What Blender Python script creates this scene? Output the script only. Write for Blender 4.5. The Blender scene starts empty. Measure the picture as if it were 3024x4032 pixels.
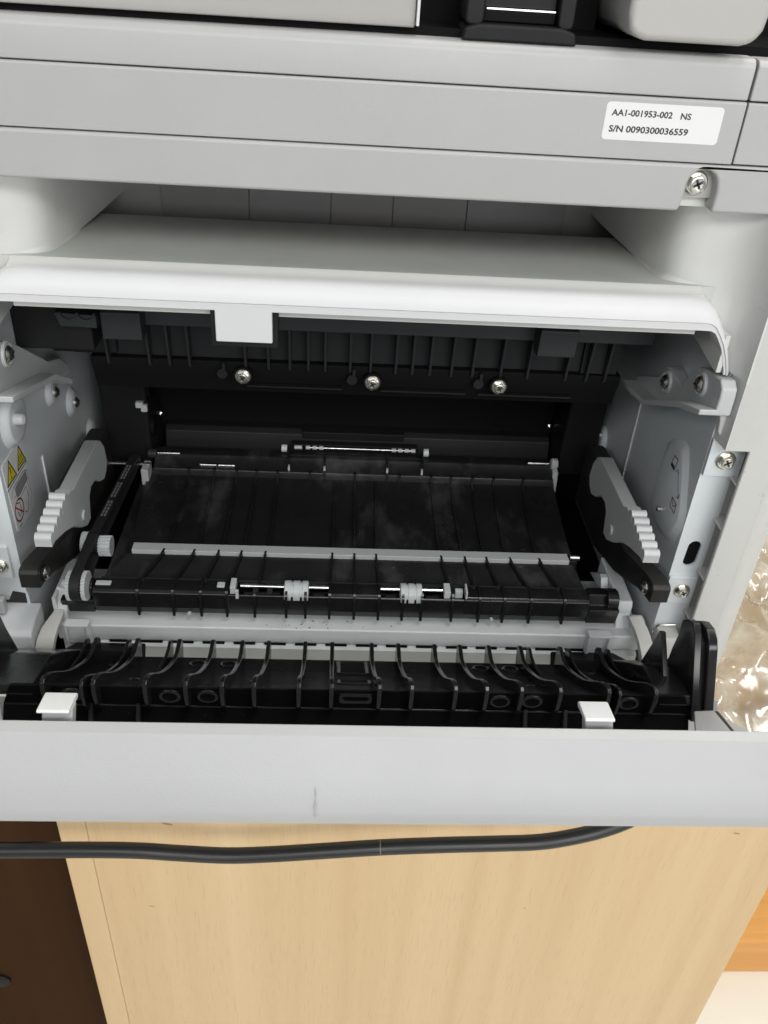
import bpy, bmesh, math, random
from mathutils import Vector, Matrix, noise
random.seed(7)
S = bpy.context.scene
COL = S.collection
K = 0.001                      # everything below is written in millimetres
FLOOR = -1200.0                # z of the floor in the millimetre frame (camera height = 0)
def W(p): return Vector((p[0]*K, p[1]*K, (p[2]-FLOOR)*K))

# ------------------------------------------------------------------ camera
cam_d = bpy.data.cameras.new('camera'); cam = bpy.data.objects.new('camera', cam_d); COL.objects.link(cam)
cam_d.sensor_fit = 'VERTICAL'; cam_d.sensor_height = 24.0; cam_d.sensor_width = 24.0
cam_d.lens = 24.0*3400/4032
cam_d.dof.use_dof = True; cam_d.dof.focus_distance = 0.33; cam_d.dof.aperture_fstop = 26.0
cam_d.clip_start = 0.01; cam_d.clip_end = 50
R = ((0.99791381, 0.02919493, 0.05758205), (-0.03106533, -0.56472437, 0.82469469), (0.05659489, -0.82476302, -0.5626393))
m = Matrix(((R[0][0], -R[0][1], -R[0][2]), (R[1][0], -R[1][1], -R[1][2]), (R[2][0], -R[2][1], -R[2][2]))).to_4x4()
m.translation = W((0, -305, 0)); cam.matrix_world = m
S.camera = cam
S.render.resolution_x = 768; S.render.resolution_y = 1024

# ------------------------------------------------------------------ light
wd = bpy.data.worlds.new('World'); S.world = wd; wd.use_nodes = True
bg = wd.node_tree.nodes['Background']; bg.inputs[0].default_value = (0.93, 0.97, 1.0, 1); bg.inputs[1].default_value = 0.22
def area(name, loc, target, sx, sy, power, color):
    d = bpy.data.lights.new(name, 'AREA'); d.shape = 'RECTANGLE'; d.size = sx; d.size_y = sy; d.energy = power; d.color = color
    o = bpy.data.objects.new(name, d); COL.objects.link(o); o.location = W(loc)
    o.rotation_euler = (W(target)-W(loc)).to_track_quat('-Z', 'Y').to_euler(); return o
area('ceiling_lamp', (350, -170, 1350), (100, -120, -250), 1.3, 0.3, 11, (1.0, 0.985, 0.95))
area('ceiling_lamp', (900, -2300, 1350), (0, 0, -250), 2.4, 0.6, 34, (1.0, 0.99, 0.96))
area('ceiling_lamp', (-900, -2300, 1350), (0, 0, -250), 2.4, 0.6, 22, (0.97, 0.99, 1.0))
area('ceiling_lamp', (1150, 420, 1350), (450, 150, -400), 1.3, 0.4, 26, (1.0, 0.985, 0.94))  # lamp added to brighten bag, cabinet top and floor; no fixture seen
area('front_fill_light', (900, -3600, 350), (0, 0, -250), 2.6, 1.6, 50, (0.97, 0.99, 1.0))  # soft frontal fill added to light the cavity; no window known there
S.view_settings.view_transform = 'Standard'; S.view_settings.look = 'None'
S.view_settings.exposure = -0.06; S.view_settings.gamma = 1.0

# ------------------------------------------------------------------ materials
def mat(name, col, rough=0.45, metal=0.0, spec=0.5, ior=1.5, smvec=None, var=0.0, vscale=30, bump=0.0, bscale=900, speck=0.0, speckcol=(.4, .4, .4), spscale=500, smudge=0.0, smcol=(.1, .1, .1), smscale=25, rvar=0.0):
    M = bpy.data.materials.new(name); M.use_nodes = True; nt = M.node_tree; b = nt.nodes['Principled BSDF']
    b.inputs['Roughness'].default_value = rough; b.inputs['Metallic'].default_value = metal
    b.inputs['Specular IOR Level'].default_value = spec; b.inputs['IOR'].default_value = ior
    tc = nt.nodes.new('ShaderNodeTexCoord'); L = nt.links
    def nz(scale, detail=4, rough=.55, vec=None):
        n = nt.nodes.new('ShaderNodeTexNoise'); n.inputs['Scale'].default_value = scale; n.inputs['Detail'].default_value = detail
        n.inputs['Roughness'].default_value = rough
        if vec:
            mp = nt.nodes.new('ShaderNodeMapping'); mp.inputs['Scale'].default_value = vec; L.new(tc.outputs['Object'], mp.inputs[0]); L.new(mp.outputs[0], n.inputs['Vector'])
        else: L.new(tc.outputs['Object'], n.inputs['Vector'])
        return n
    def ramp(src, a, b_):
        r = nt.nodes.new('ShaderNodeMapRange'); r.inputs[1].default_value = a; r.inputs[2].default_value = b_; r.clamp = True
        L.new(src, r.inputs[0]); return r.outputs[0]
    def mix(fac, a, c):
        x = nt.nodes.new('ShaderNodeMix'); x.data_type = 'RGBA'
        L.new(fac, x.inputs[0])
        if isinstance(a, tuple): x.inputs[6].default_value = (*a, 1)
        else: L.new(a, x.inputs[6])
        x.inputs[7].default_value = (*c, 1); return x.outputs[2]
    out = None
    if var:
        n = nz(vscale); out = mix(ramp(n.outputs[0], .3, .7), tuple(c*(1-var) for c in col), tuple(min(1, c*(1+var)) for c in col))
    if smudge:
        n = nz(smscale, 6, .65, smvec); f = ramp(n.outputs[0], .5, .74)
        mm = nt.nodes.new('ShaderNodeMath'); mm.operation = 'MULTIPLY'; mm.inputs[1].default_value = smudge; L.new(f, mm.inputs[0])
        out = mix(mm.outputs[0], out if out else col, smcol)
    if speck:
        n = nz(spscale, 1); f = ramp(n.outputs[0], .74, .8)
        n2 = nz(22, 3); f2 = ramp(n2.outputs[0], .4, .62)
        mm = nt.nodes.new('ShaderNodeMath'); mm.operation = 'MULTIPLY'; L.new(f, mm.inputs[0]); L.new(f2, mm.inputs[1])
        m2 = nt.nodes.new('ShaderNodeMath'); m2.operation = 'MULTIPLY'; m2.inputs[1].default_value = speck; L.new(mm.outputs[0], m2.inputs[0])
        out = mix(m2.outputs[0], out if out else col, speckcol)
    if out: L.new(out, b.inputs['Base Color'])
    else: b.inputs['Base Color'].default_value = (*col, 1)
    if rvar:
        n = nz(40, 5); r = nt.nodes.new('ShaderNodeMapRange'); r.inputs[1].default_value = .35; r.inputs[2].default_value = .65
        r.inputs[3].default_value = max(.03, rough-rvar); r.inputs[4].default_value = min(1, rough+rvar)
        L.new(n.outputs[0], r.inputs[0]); L.new(r.outputs[0], b.inputs['Roughness'])
    if bump:
        n = nz(bscale, 2); bp = nt.nodes.new('ShaderNodeBump'); bp.inputs['Strength'].default_value = bump; bp.inputs['Distance'].default_value = 0.0004
        L.new(n.outputs[0], bp.inputs['Height']); L.new(bp.outputs[0], b.inputs['Normal'])
    return M

def woodmat(name, a, b_, scale=(60, 60, 2.2), rough=.45, streak=.5, fleck=0.25, spec=.4):
    M = bpy.data.materials.new(name); M.use_nodes = True; nt = M.node_tree; L = nt.links; bs = nt.nodes['Principled BSDF']
    bs.inputs['Roughness'].default_value = rough; bs.inputs['Specular IOR Level'].default_value = spec
    tc = nt.nodes.new('ShaderNodeTexCoord'); mp = nt.nodes.new('ShaderNodeMapping'); mp.inputs['Scale'].default_value = scale
    L.new(tc.outputs['Object'], mp.inputs[0])
    n = nt.nodes.new('ShaderNodeTexNoise'); n.inputs['Scale'].default_value = 1.0; n.inputs['Detail'].default_value = 5; n.inputs['Distortion'].default_value = .35
    L.new(mp.outputs[0], n.inputs['Vector'])
    n2 = nt.nodes.new('ShaderNodeTexNoise'); n2.inputs['Scale'].default_value = .28; n2.inputs['Detail'].default_value = 3; L.new(mp.outputs[0], n2.inputs['Vector'])
    ad = nt.nodes.new('ShaderNodeMix'); ad.data_type = 'FLOAT'; ad.inputs[0].default_value = .55
    L.new(n.outputs[0], ad.inputs[2]); L.new(n2.outputs[0], ad.inputs[3])
    cr = nt.nodes.new('ShaderNodeValToRGB'); cr.color_ramp.elements[0].position = .5-.28*streak*1.2; cr.color_ramp.elements[1].position = .5+.28*streak*1.2
    cr.color_ramp.elements[0].color = (*a, 1); cr.color_ramp.elements[1].color = (*b_, 1)
    L.new(ad.outputs[0], cr.inputs[0])
    mp2 = nt.nodes.new('ShaderNodeMapping'); mp2.inputs['Scale'].default_value = (scale[0]*22, scale[1]*22, scale[2]*40); L.new(tc.outputs['Object'], mp2.inputs[0])
    n3 = nt.nodes.new('ShaderNodeTexNoise'); n3.inputs['Scale'].default_value = 1; n3.inputs['Detail'].default_value = 2; L.new(mp2.outputs[0], n3.inputs['Vector'])
    mr = nt.nodes.new('ShaderNodeMapRange'); mr.inputs[1].default_value = .58; mr.inputs[2].default_value = .75; mr.inputs[4].default_value = fleck
    L.new(n3.outputs[0], mr.inputs[0])
    mx = nt.nodes.new('ShaderNodeMix'); mx.data_type = 'RGBA'; L.new(mr.outputs[0], mx.inputs[0]); L.new(cr.outputs[0], mx.inputs[6])
    mx.inputs[7].default_value = (a[0]*.6, a[1]*.55, a[2]*.5, 1)
    L.new(mx.outputs[2], bs.inputs['Base Color']); return M

m_scan = mat('scanner_plastic', (.425, .42, .418), .38, var=.02, rvar=.04, bump=.12, bscale=1500)
m_lid = mat('lid_plastic', (.43, .42, .40), .5, bump=.12, bscale=1500)
m_white = mat('white_plastic', (.67, .67, .675), .45, var=.02, bump=.1, bscale=1300)
m_bay = mat('bay_plastic', (.64, .64, .615), .5, var=.02, bump=.1, bscale=1300)
m_frame = mat('frame_plastic', (.57, .565, .54), .5, var=.02, bump=.12, bscale=1400, smudge=.12, smcol=(.3, .3, .3), smscale=60)
m_door = mat('door_plastic', (.405, .405, .41), .40, var=.025, vscale=14, rvar=.05, smudge=.10, smcol=(.36, .355, .34), smscale=16, bump=.12, bscale=1400)
m_base = mat('base_plastic', (.67, .69, .70), .42, var=.03, bump=.08, smudge=.15, smcol=(.2, .2, .2), smscale=70)
m_lever = mat('lever_plastic', (.50, .515, .515), .4, var=.03, bump=.06)
m_metal = mat('zinc_sheet', (.70, .735, .75), .42, metal=.12, var=.06, vscale=18, rvar=.06)
m_black = mat('black_plastic', (.013, .013, .014), .22, spec=.45, speck=.5, speckcol=(.3, .3, .3), spscale=900, rvar=.08)
m_duplex = mat('duplex_plastic', (.016, .016, .017), .38, spec=.45, smudge=.9, smcol=(.085, .085, .087), smscale=40, smvec=(1, .4, 1), speck=.3, rvar=.12)
m_dark = mat('dark_plastic', (.012, .012, .0125), .5, spec=.22, var=.1)
m_guide = mat('door_guide_plastic', (.010, .010, .0105), .25, spec=.5, ior=1.03, speck=.35, speckcol=(.2, .2, .2), spscale=1100, rvar=.04)
m_gloss = mat('gloss_black_plastic', (.012, .012, .0125), .2, spec=.5, rvar=.06, smudge=.5, smcol=(.035, .035, .036), smscale=60)
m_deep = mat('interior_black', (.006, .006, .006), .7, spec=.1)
m_grey = mat('dark_grey_plastic', (.028, .029, .031), .45, spec=.3, var=.1)
m_rubber = mat('rubber', (.02, .02, .021), .6, spec=.3, var=.1)
m_chrome = mat('bright_steel', (.72, .72, .70), .22, metal=1, rvar=.06)
m_zscrew = mat('zinc_screw', (.68, .66, .6), .28, metal=1, var=.08, vscale=300)
m_roll = mat('white_roller', (.55, .57, .58), .4, var=.06, vscale=200)
m_paper = mat('label_paper', (.76, .76, .76), .45)
m_ink = mat('black_ink', (.03, .03, .03), .5)
m_yel = mat('yellow_ink', (.72, .6, .03), .5)
m_red = mat('red_ink', (.5, .04, .03), .5)
m_lgrey = mat('grey_ink', (.25, .25, .25), .5)
m_strip = mat('grey_strip', (.48, .49, .49), .3, var=.03)
m_scuff = mat('scuff', (.31, .31, .31), .6)
m_cord = mat('cord_rubber', (.012, .012, .012), .38, spec=.5, rvar=.06)
m_beech = woodmat('beech_veneer', (.555, .37, .19), (.71, .525, .31), (70, 70, 1.5), .42, .85, .25)
m_walnut = woodmat('walnut_veneer', (.018, .008, .0035), (.055, .024, .009), (30, 30, 1.6), .6, spec=.04)
m_pine = woodmat('pine_board', (.62, .28, .07), (.78, .42, .13), (1.2, 60, 70), .4, .6, .3)
m_wall = mat('wall_paint', (.8, .78, .7), .8)
m_floor = mat('floor_vinyl', (.84, .82, .74), .5, var=.04, vscale=6)

# ------------------------------------------------------------------ mesh builder (millimetres)
class B:
    def __init__(s, tf=None): s.v = []; s.f = []; s.m = []; s.tf = tf; s.cm = 0
    def add(s, vs, fs):
        o = len(s.v); s.v += [tuple(s.tf(*p)) if s.tf else tuple(p) for p in vs]
        s.f += [[i+o for i in f] for f in fs]; s.m += [s.cm]*len(fs); return s
    def box(s, x0, x1, y0, y1, z0, z1):
        return s.add([(x0, y0, z0), (x1, y0, z0), (x1, y1, z0), (x0, y1, z0), (x0, y0, z1), (x1, y0, z1), (x1, y1, z1), (x0, y1, z1)],
                     [(0, 3, 2, 1), (4, 5, 6, 7), (0, 1, 5, 4), (1, 2, 6, 5), (2, 3, 7, 6), (3, 0, 4, 7)])
    def prism(s, prof, a, b, ax):
        n = len(prof)
        def P(p, t): return (t, p[0], p[1]) if ax == 'x' else (p[0], t, p[1]) if ax == 'y' else (p[0], p[1], t)
        return s.add([P(p, a) for p in prof]+[P(p, b) for p in prof],
                     [tuple(range(n)), tuple(range(2*n-1, n-1, -1))]+[(i, i+n, (i+1) % n+n, (i+1) % n) for i in range(n)])
    def loft(s, rings, caps=True, closed=True):
        n = len(rings[0]); vs = [p for r in rings for p in r]; fs = []
        for k in range(len(rings)-1):
            for i in range(n if closed else n-1):
                j = (i+1) % n; fs.append((k*n+i, k*n+j, (k+1)*n+j, (k+1)*n+i))
        if caps: fs += [tuple(range(n-1, -1, -1)), tuple(range((len(rings)-1)*n, len(rings)*n))]
        return s.add(vs, fs)
    def lathe(s, prof, c, ax, n=20):      # prof: (distance along axis, radius)
        c = Vector(c); ax = Vector(ax).normalized(); u = ax.orthogonal().normalized(); w = ax.cross(u)
        return s.loft([[c+ax*h+(u*math.cos(2*math.pi*i/n)+w*math.sin(2*math.pi*i/n))*max(r, .01) for i in range(n)] for h, r in prof])
    def cyl(s, p0, p1, r, n=16):
        p0 = Vector(p0); p1 = Vector(p1); return s.lathe([(0, r), ((p1-p0).length, r)], p0, p1-p0, n)
    def tube(s, pts, r, n=14):
        pts = [Vector(p) for p in pts]; rings = []; up = Vector((0, 0, 1))
        for i, p in enumerate(pts):
            t = (pts[min(i+1, len(pts)-1)]-pts[max(i-1, 0)]).normalized()
            u = t.cross(up).normalized(); w = u.cross(t)
            rings.append([p+(u*math.cos(2*math.pi*k/n)+w*math.sin(2*math.pi*k/n))*r for k in range(n)])
        return s.loft(rings)
    def ribbon(s, pts, wx, th, closed=False):    # flat band: pts (y,z) path, across x
        rings = []; n = len(pts)
        for i, p in enumerate(pts):
            a = pts[(i-1) % n if closed else max(i-1, 0)]; b = pts[(i+1) % n if closed else min(i+1, n-1)]
            dy, dz = b[1]-a[1], b[2]-a[2]; l = math.hypot(dy, dz) or 1; ny, nz = -dz/l*th/2, dy/l*th/2
            rings.append([(p[0]-wx/2, p[1]+ny, p[2]+nz), (p[0]+wx/2, p[1]+ny, p[2]+nz), (p[0]+wx/2, p[1]-ny, p[2]-nz), (p[0]-wx/2, p[1]-ny, p[2]-nz)])
        if closed: rings.append(rings[0])
        return s.loft(rings, caps=not closed)
    def fin(s, base, tops, w):          # thin rib: base (x,y,z) path, tops = heights
        return s.loft([[(p[0]-w/2, p[1], p[2]-1.5), (p[0]-w/2*.7, p[1], p[2]+h), (p[0]+w/2*.7, p[1], p[2]+h), (p[0]+w/2, p[1], p[2]-1.5)] for p, h in zip(base, tops)])

ORG = {}
def empty(name, at, label, cat, group=None):
    o = bpy.data.objects.new(name, None); COL.objects.link(o); o.location = W(at); o.empty_display_size = .05
    o['label'] = label; o['category'] = cat
    if group: o['group'] = group
    ORG[o] = Vector(at); return o
def meshof(name, b, mats, org, bev=0, ang=35):
    me = bpy.data.meshes.new(name); me.from_pydata([((p[0]-org[0])*K, (p[1]-org[1])*K, (p[2]-org[2])*K) for p in b.v], [], b.f)
    for mm in (mats if isinstance(mats, (list, tuple)) else [mats]): me.materials.append(mm)
    for p, i in zip(me.polygons, b.m): p.material_index = i
    bm = bmesh.new(); bm.from_mesh(me); bmesh.ops.recalc_face_normals(bm, faces=bm.faces); bm.to_mesh(me); bm.free()
    me.shade_smooth(); me.set_sharp_from_angle(angle=math.radians(ang)); return me
def part(name, b, mats, parent, bev=0, seg=2, ang=35, label=None, at=None, kind=None):
    org = ORG[parent] if at is None else Vector(at)
    o = bpy.data.objects.new(name, meshof(name, b, mats, org, ang=ang)); COL.objects.link(o); o.parent = parent
    o.location = (org-ORG[parent])*K; ORG[o] = org
    if bev:
        md = o.modifiers.new('bevel', 'BEVEL'); md.width = bev*K; md.segments = seg; md.limit_method = 'ANGLE'; md.angle_limit = math.radians(32); md.harden_normals = True
    if label: o['label'] = label
    if kind: o['kind'] = kind
    return o
def solo(name, b, mats, at, label=None, cat=None, kind=None, bev=0, group=None):
    o = bpy.data.objects.new(name, meshof(name, b, mats, at)); COL.objects.link(o); o.location = W(at); ORG[o] = Vector(at)
    if label: o['label'] = label
    if cat: o['category'] = cat
    if kind: o['kind'] = kind
    if group: o['group'] = group
    if bev:
        md = o.modifiers.new('bevel', 'BEVEL'); md.width = bev*K; md.segments = 2; md.limit_method = 'ANGLE'; md.angle_limit = math.radians(32); md.harden_normals = True
    return o
def inst(name, me, parent, at, rot=None, scale=1):   # repeat that shares its mesh
    o = bpy.data.objects.new(name, me); COL.objects.link(o); o.parent = parent; o.location = (Vector(at)-ORG[parent])*K
    if rot: o.rotation_euler = rot
    o.scale = (scale,)*3; ORG[o] = Vector(at); return o
def arc(cx, cy, r, a0, a1, n=8): return [(cx+r*math.cos(math.radians(a0+(a1-a0)*i/n)), cy+r*math.sin(math.radians(a0+(a1-a0)*i/n))) for i in range(n+1)]
def rrect(x0, x1, y0, y1, r, n=5):
    return arc(x1-r, y1-r, r, 0, 90, n)+arc(x0+r, y1-r, r, 90, 180, n)+arc(x0+r, y0+r, r, 180, 270, n)+arc(x1-r, y0+r, r, 270, 360, n)
CX = 8.25
def mir(x): return 2*CX-x

# shared screw meshes, facing -Y
def hex_screw():
    b = B(); b.lathe([(0, 4.1), (-.9, 4.1), (-1.3, 3.6)], (0, 0, 0), (0, 1, 0), 28)
    b.loft([[(3.15*math.cos(math.pi/3*i+.3), y, 3.15*math.sin(math.pi/3*i+.3)) for i in range(6)] for y in (-1.0, -3.0)])
    b.lathe([(-2.9, 2.75), (-3.4, 2.55), (-3.5, 2.1), (-3.3, 1.9), (-3.2, .1)], (0, 0, 0), (0, 1, 0), 24)
    b.cm = 1
    for a in (.5, .5+math.pi/2):
        c, s_ = math.cos(a), math.sin(a); l, w = 1.75, .42
        b.add([(c*x-s_*z, y, s_*x+c*z) for y in (-3.1, -3.33) for x, z in ((-l, -w), (l, -w), (l, w), (-l, w))], [(4, 5, 6, 7), (0, 1, 5, 4), (1, 2, 6, 5), (2, 3, 7, 6), (3, 0, 4, 7)])
    return meshof('screw', b, [m_zscrew, m_ink], Vector((0, 0, 0)))
def pan_screw():
    b = B(); b.lathe([(0, 2.6), (-.8, 2.6), (-1.5, 2.1), (-1.9, 1.2), (-2.0, .05)], (0, 0, 0), (0, 1, 0), 20); b.cm = 1
    for a in (.3, .3+math.pi/2):
        c, s_ = math.cos(a), math.sin(a); l, w = 1.5, .3
        b.add([(c*x-s_*z, y, s_*x+c*z) for y in (-1.2, -2.06) for x, z in ((-l, -w), (l, -w), (l, w), (-l, w))], [(4, 5, 6, 7), (0, 1, 5, 4), (1, 2, 6, 5), (2, 3, 7, 6), (3, 0, 4, 7)])
    return meshof('screw', b, [m_zscrew, m_ink], Vector((0, 0, 0)))
HEX = hex_screw(); PAN = pan_screw()
FACEX = (0, 0, math.radians(90))     # -Y  ->  +X
FACEMX = (0, 0, math.radians(-90))   # -Y  ->  -X

# =================================================================== SETTING
b = B(); b.box(-3000, 3000, -2500, 420, FLOOR-40, FLOOR); solo('floor', b, m_floor, (0, 0, FLOOR), kind='structure')
b = B(); b.box(-3000, 3000, 420, 520, FLOOR, 1400); solo('wall', b, m_wall, (0, 420, FLOOR), kind='structure')

# skirting board, wooden cabinet, dark desk
b = B(); b.prism([(322, -1200), (322, -1126), (326, -1122), (420, -1122), (420, -1200)], 300, 2400, 'x')
solo('skirting_board', b, m_pine, (1000, 370, FLOOR), 'orange pine ledge board running along the floor right of the cabinet', 'ledge', bev=2)

cab = empty('cabinet', (60, 160, FLOOR), 'light beech veneer cabinet that carries the printer', 'cabinet')
def bite(pts): return pts
b = B(); b.box(-133.5, 277, 0, 18, -1130, -397.5); part('front_panel', b, m_beech, cab)
b = B(); b.box(-149.5, -133.75, -.3, 18, -1130, -397.5); part('edge_strip', b, m_beech, cab, bev=.6)
b = B(); b.box(-149.5, 277, 18.3, 340, -1130, -397.5); part('carcass', b, m_beech, cab)
b = B(); b.box(-149.5, 345, -1, 345, -397, -372); part('top_board', b, m_beech, cab, bev=1)
b = B(); b.box(-140, 270, 10, 330, -1200, -1130.5); part('plinth', b, m_beech, cab)
b = B()
for x, z, l, w in ((-88.3, -424.6, 3.2, .9), (241.3, -429, 2.2, .7), (-104.8, -506, 1.9, .45), (126.9, -507, 1.3, .4)):
    b.add([(x+l*math.cos(t)*1.0+random.uniform(-.2, .2), -.06, z-.25*l*math.cos(t)+w*math.sin(t)) for t in [k*math.pi/5 for k in range(10)]], [tuple(range(10))])
part('dent', b, mat('bruised_veneer', (.36, .21, .09), .6), cab)
desk = empty('desk', (-400, 200, FLOOR), 'dark walnut desk in shade left of the beech cabinet', 'desk')
b = B(); b.box(-900, -152, 100, 118, -1200, -398); part('modesty_panel', b, m_walnut, desk)
b = B(); b.box(-900, -152, 60, 420, -397, -372); part('desk_top', b, m_walnut, desk, bev=1)
b = B(); b.lathe([(0, 9), (-2, 9), (-3, 7.5), (-3.2, .1)], (-281, 100, -786), (0, 1, 0), 24); part('cable_grommet', b, m_dark, desk)

# power cord: hangs in front of the cabinet
pts = [(-330, -16, -424), (-260, -16, -427), (-176, -15, -427.9), (-130, -15, -427.0), (-102, -15, -427.4), (-80, -15, -429.5), (-54, -15, -431.4), (-30, -15, -430), (0, -15, -426.6), (31, -15, -423), (64, -15, -420.5), (96, -15, -418.8), (118, -15, -417.2), (135, -14, -414.6), (153, -12, -410.5), (168, -10, -404), (184, -6, -395), (198, 0, -385), (200, 30, -378), (196, 90, -376), (180, 150, -367)]
def smooth(pts, k=6):
    out = []
    for i in range(len(pts)-1):
        p0, p1, p2, p3 = (Vector(pts[max(0, min(len(pts)-1, i+j))]) for j in (-1, 0, 1, 2))
        for q in range(k):
            t = q/k; out.append(.5*((2*p1)+(p2-p0)*t+(2*p0-5*p1+4*p2-p3)*t*t+(3*p1-p0-3*p2+p3)*t**3))
    return out+[Vector(pts[-1])]
cd = empty('power_cord', (0, -15, -427), 'thick black power cord sagging across the front of the cabinet', 'cord')
CK = .945
pts = [(x*CK, -305+(y+305)*CK, z*CK) for x, y, z in pts[:17]+[(192, -6, -389)]]
b = B(); b.tube(smooth(pts), 4.35*CK, 18); part('cable', b, m_cord, cd)
b = B(); b.lathe([(-.25, 4.4*CK), (.25, 4.4*CK)], (31*CK, -305+290*CK, -423.0*CK), (1, 0, .075), 24); part('nick_ring', b, mat('cord_scratch', (.16, .15, .13), .5), cd)

# =================================================================== PRINTER
pr = empty('printer', (CX, 150, -372), 'light grey multifunction laser printer with its back door folded open', 'printer')

# ---- scanner unit
b = B(); b.prism([(0, -41.3), (0, -32), (.4, -30.6), (1.6, -29.4), (3.4, -29.0), (330, -29.0), (330, -41.3)], -200, 131.0, 'x'); part('scanner_cover', b, m_scan, pr, bev=.5)
b = B(); b.prism([(-.5, -61.0), (-.5, -42.2), (0, -41.7), (330, -41.7), (330, -61.0)], -200, 131.0, 'x'); part('scanner_panel', b, m_scan, pr, bev=.7)
b = B(); b.prism([(-.2, -60.9), (-.2, -42.2), (.3, -41.8), (330, -41.8), (330, -60.9)], 131.7, 191, 'x')
part('scanner_corner_panel', b, m_scan, pr, bev=.5)
b = B(); b.prism([(-.2, -41.3), (-.2, -31), (1, -29.6), (3, -29.2), (330, -29.2), (330, -41.3)], 131.7, 191, 'x'); part('scanner_corner_cover', b, m_scan, pr, bev=.5)
# lower frame with its screw notch
pf = [(-200, -77), (116.4, -77), (117.2, -72), (117.4, -68)]+[(122.6+5.2*math.cos(math.radians(a)), -68.3+5.2*math.sin(math.radians(a))) for a in range(170, 0, -17)]+[(128.2, -70), (128.1, -77), (192, -77), (192, -61.4), (-200, -61.4)]
b = B(); b.prism(pf, -1.2, 6.5, 'y'); fr = part('scanner_frame', b, m_scan, pr, bev=1.2, seg=3)
b = B(); b.box(112, 133, 3.8, 6.4, -73.2, -60); part('screw_seat', b, m_lid, fr)
inst('screw', HEX, fr, (121.8, 3.8, -68.2))
b = B(); b.box(-200, 192, 6.8, 60, -77, -61.4); part('scanner_underside', b, m_bay, pr)

# ---- serial number label
lb = B(); lb.prism(rrect(84.8, 124.0, -55.15, -43.6, 1.3), -.62, -.45, 'y'); lab = part('serial_label', lb, m_paper, pr, label='white serial number sticker with rounded corners')
def text(name, body, x0, x1, z, h, mt, parent, y, bold=.012):
    cu = bpy.data.curves.new(name, 'FONT'); cu.body = body; cu.size = 1.0; cu.offset = bold; cu.resolution_u = 3
    to = bpy.data.objects.new('tmp', cu); COL.objects.link(to)
    me = bpy.data.meshes.new_from_object(to.evaluated_get(bpy.context.evaluated_depsgraph_get())); bpy.data.objects.remove(to); bpy.data.curves.remove(cu)
    xs = [v.co.x for v in me.vertices]; ys = [v.co.y for v in me.vertices]; ax, bx = min(xs), max(xs); ay, by = min(ys), max(ys)
    b = B(); b.v = [(x0+(v.co.x-ax)/(bx-ax)*(x1-x0), y, z-h/2+(v.co.y-ay)/(by-ay)*h) for v in me.vertices]
    b.f = [tuple(p.vertices) for p in me.polygons]; b.m = [0]*len(b.f); bpy.data.meshes.remove(me)
    return part(name, b, mt, parent)
text('lettering', 'AA1-001953-002', 86.8, 107.1, -46.8, 2.05, m_ink, lab, -.66, .028)
text('lettering', 'NS', 109.9, 113.4, -46.9, 2.0, m_ink, lab, -.66, .028)
text('lettering', 'S/N 0090300036559', 86.8, 113.5, -51.7, 2.15, m_ink, lab, -.66, .028)

# ---- lid, hinge
b = B(); b.prism([(6, -26.8), (5, -24), (4, 30), (330, 30), (330, -26.8)], -220, 20.9, 'x'); part('lid_body', b, m_lid, pr, bev=.6)
b = B(); b.box(21.1, 22.0, 2.5, 60, -26.0, 30); part('lid_edge', b, m_white, pr, bev=.2)
b = B(); b.box(-215, 190, 9, 320, -29.0, -26.5); part('lid_gap_shade', b, m_deep, pr)  # black box painting the shade inside the gap under the lid
b = B(); b.box(22.4, 84, 30, 60, -28, 40); part('hinge_recess', b, m_deep, pr); b = B(); b.box(84.2, 215, 60.5, 64, -28, 40); part('hinge_recess', b, m_deep, pr)
hg = B(); hg.prism([(35.6, -29.0), (72.4, -29.0), (71.6, -25.4), (67, -24.2), (41, -24.2), (36.4, -25.4)], 2, 22, 'y'); hinge = part('lid_hinge', hg, m_dark, pr, bev=.9, label='black metal and plastic lid hinge')
b = B(); b.prism(rrect(36.6, 42.5, -25, 8, 2), 5, 26, 'y'); part('hinge_cheek', b, m_dark, hinge, bev=.8)
b = B(); b.prism(rrect(66, 71.2, -25, 8, 2), 5, 26, 'y'); part('hinge_cheek', b, m_dark, hinge, bev=.8)
b = B(); b.prism([(9, -24), (8, -20.5), (9.5, -19.8), (10.5, 8), (24, 8), (24, -24)], 42.7, 65.8, 'x'); part('hinge_plate', b, m_dark, hinge, bev=.5)
b = B(); b.box(43.2, 65.4, 7.4, 8.4, -20.6, -20.0); part('plate_highlight', b, m_chrome, hinge, bev=.15)  # bright strip stands in for the highlight along the black plate
b = B(); b.box(43.2, 65.4, 8.4, 9.4, -14.8, -13.6); part('plate_rib', b, m_grey, hinge, bev=.2)
b = B(); b.cyl((35.6, 12, -14), (37.6, 12, -14), 3.2); part('hinge_pin', b, m_chrome, hinge)
hc = B(); hc.prism([(85.4, 30), (85.4, -18), (86.0, -22), (88, -24.6), (92, -25.6), (122, -25.6), (126, -24.6), (128.4, -21), (129, -16), (129, 30)], -5, 60, 'y'); part('hinge_cover', hc, m_lid, pr, bev=2.2, seg=4, label='rounded grey hinge cover')

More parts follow.
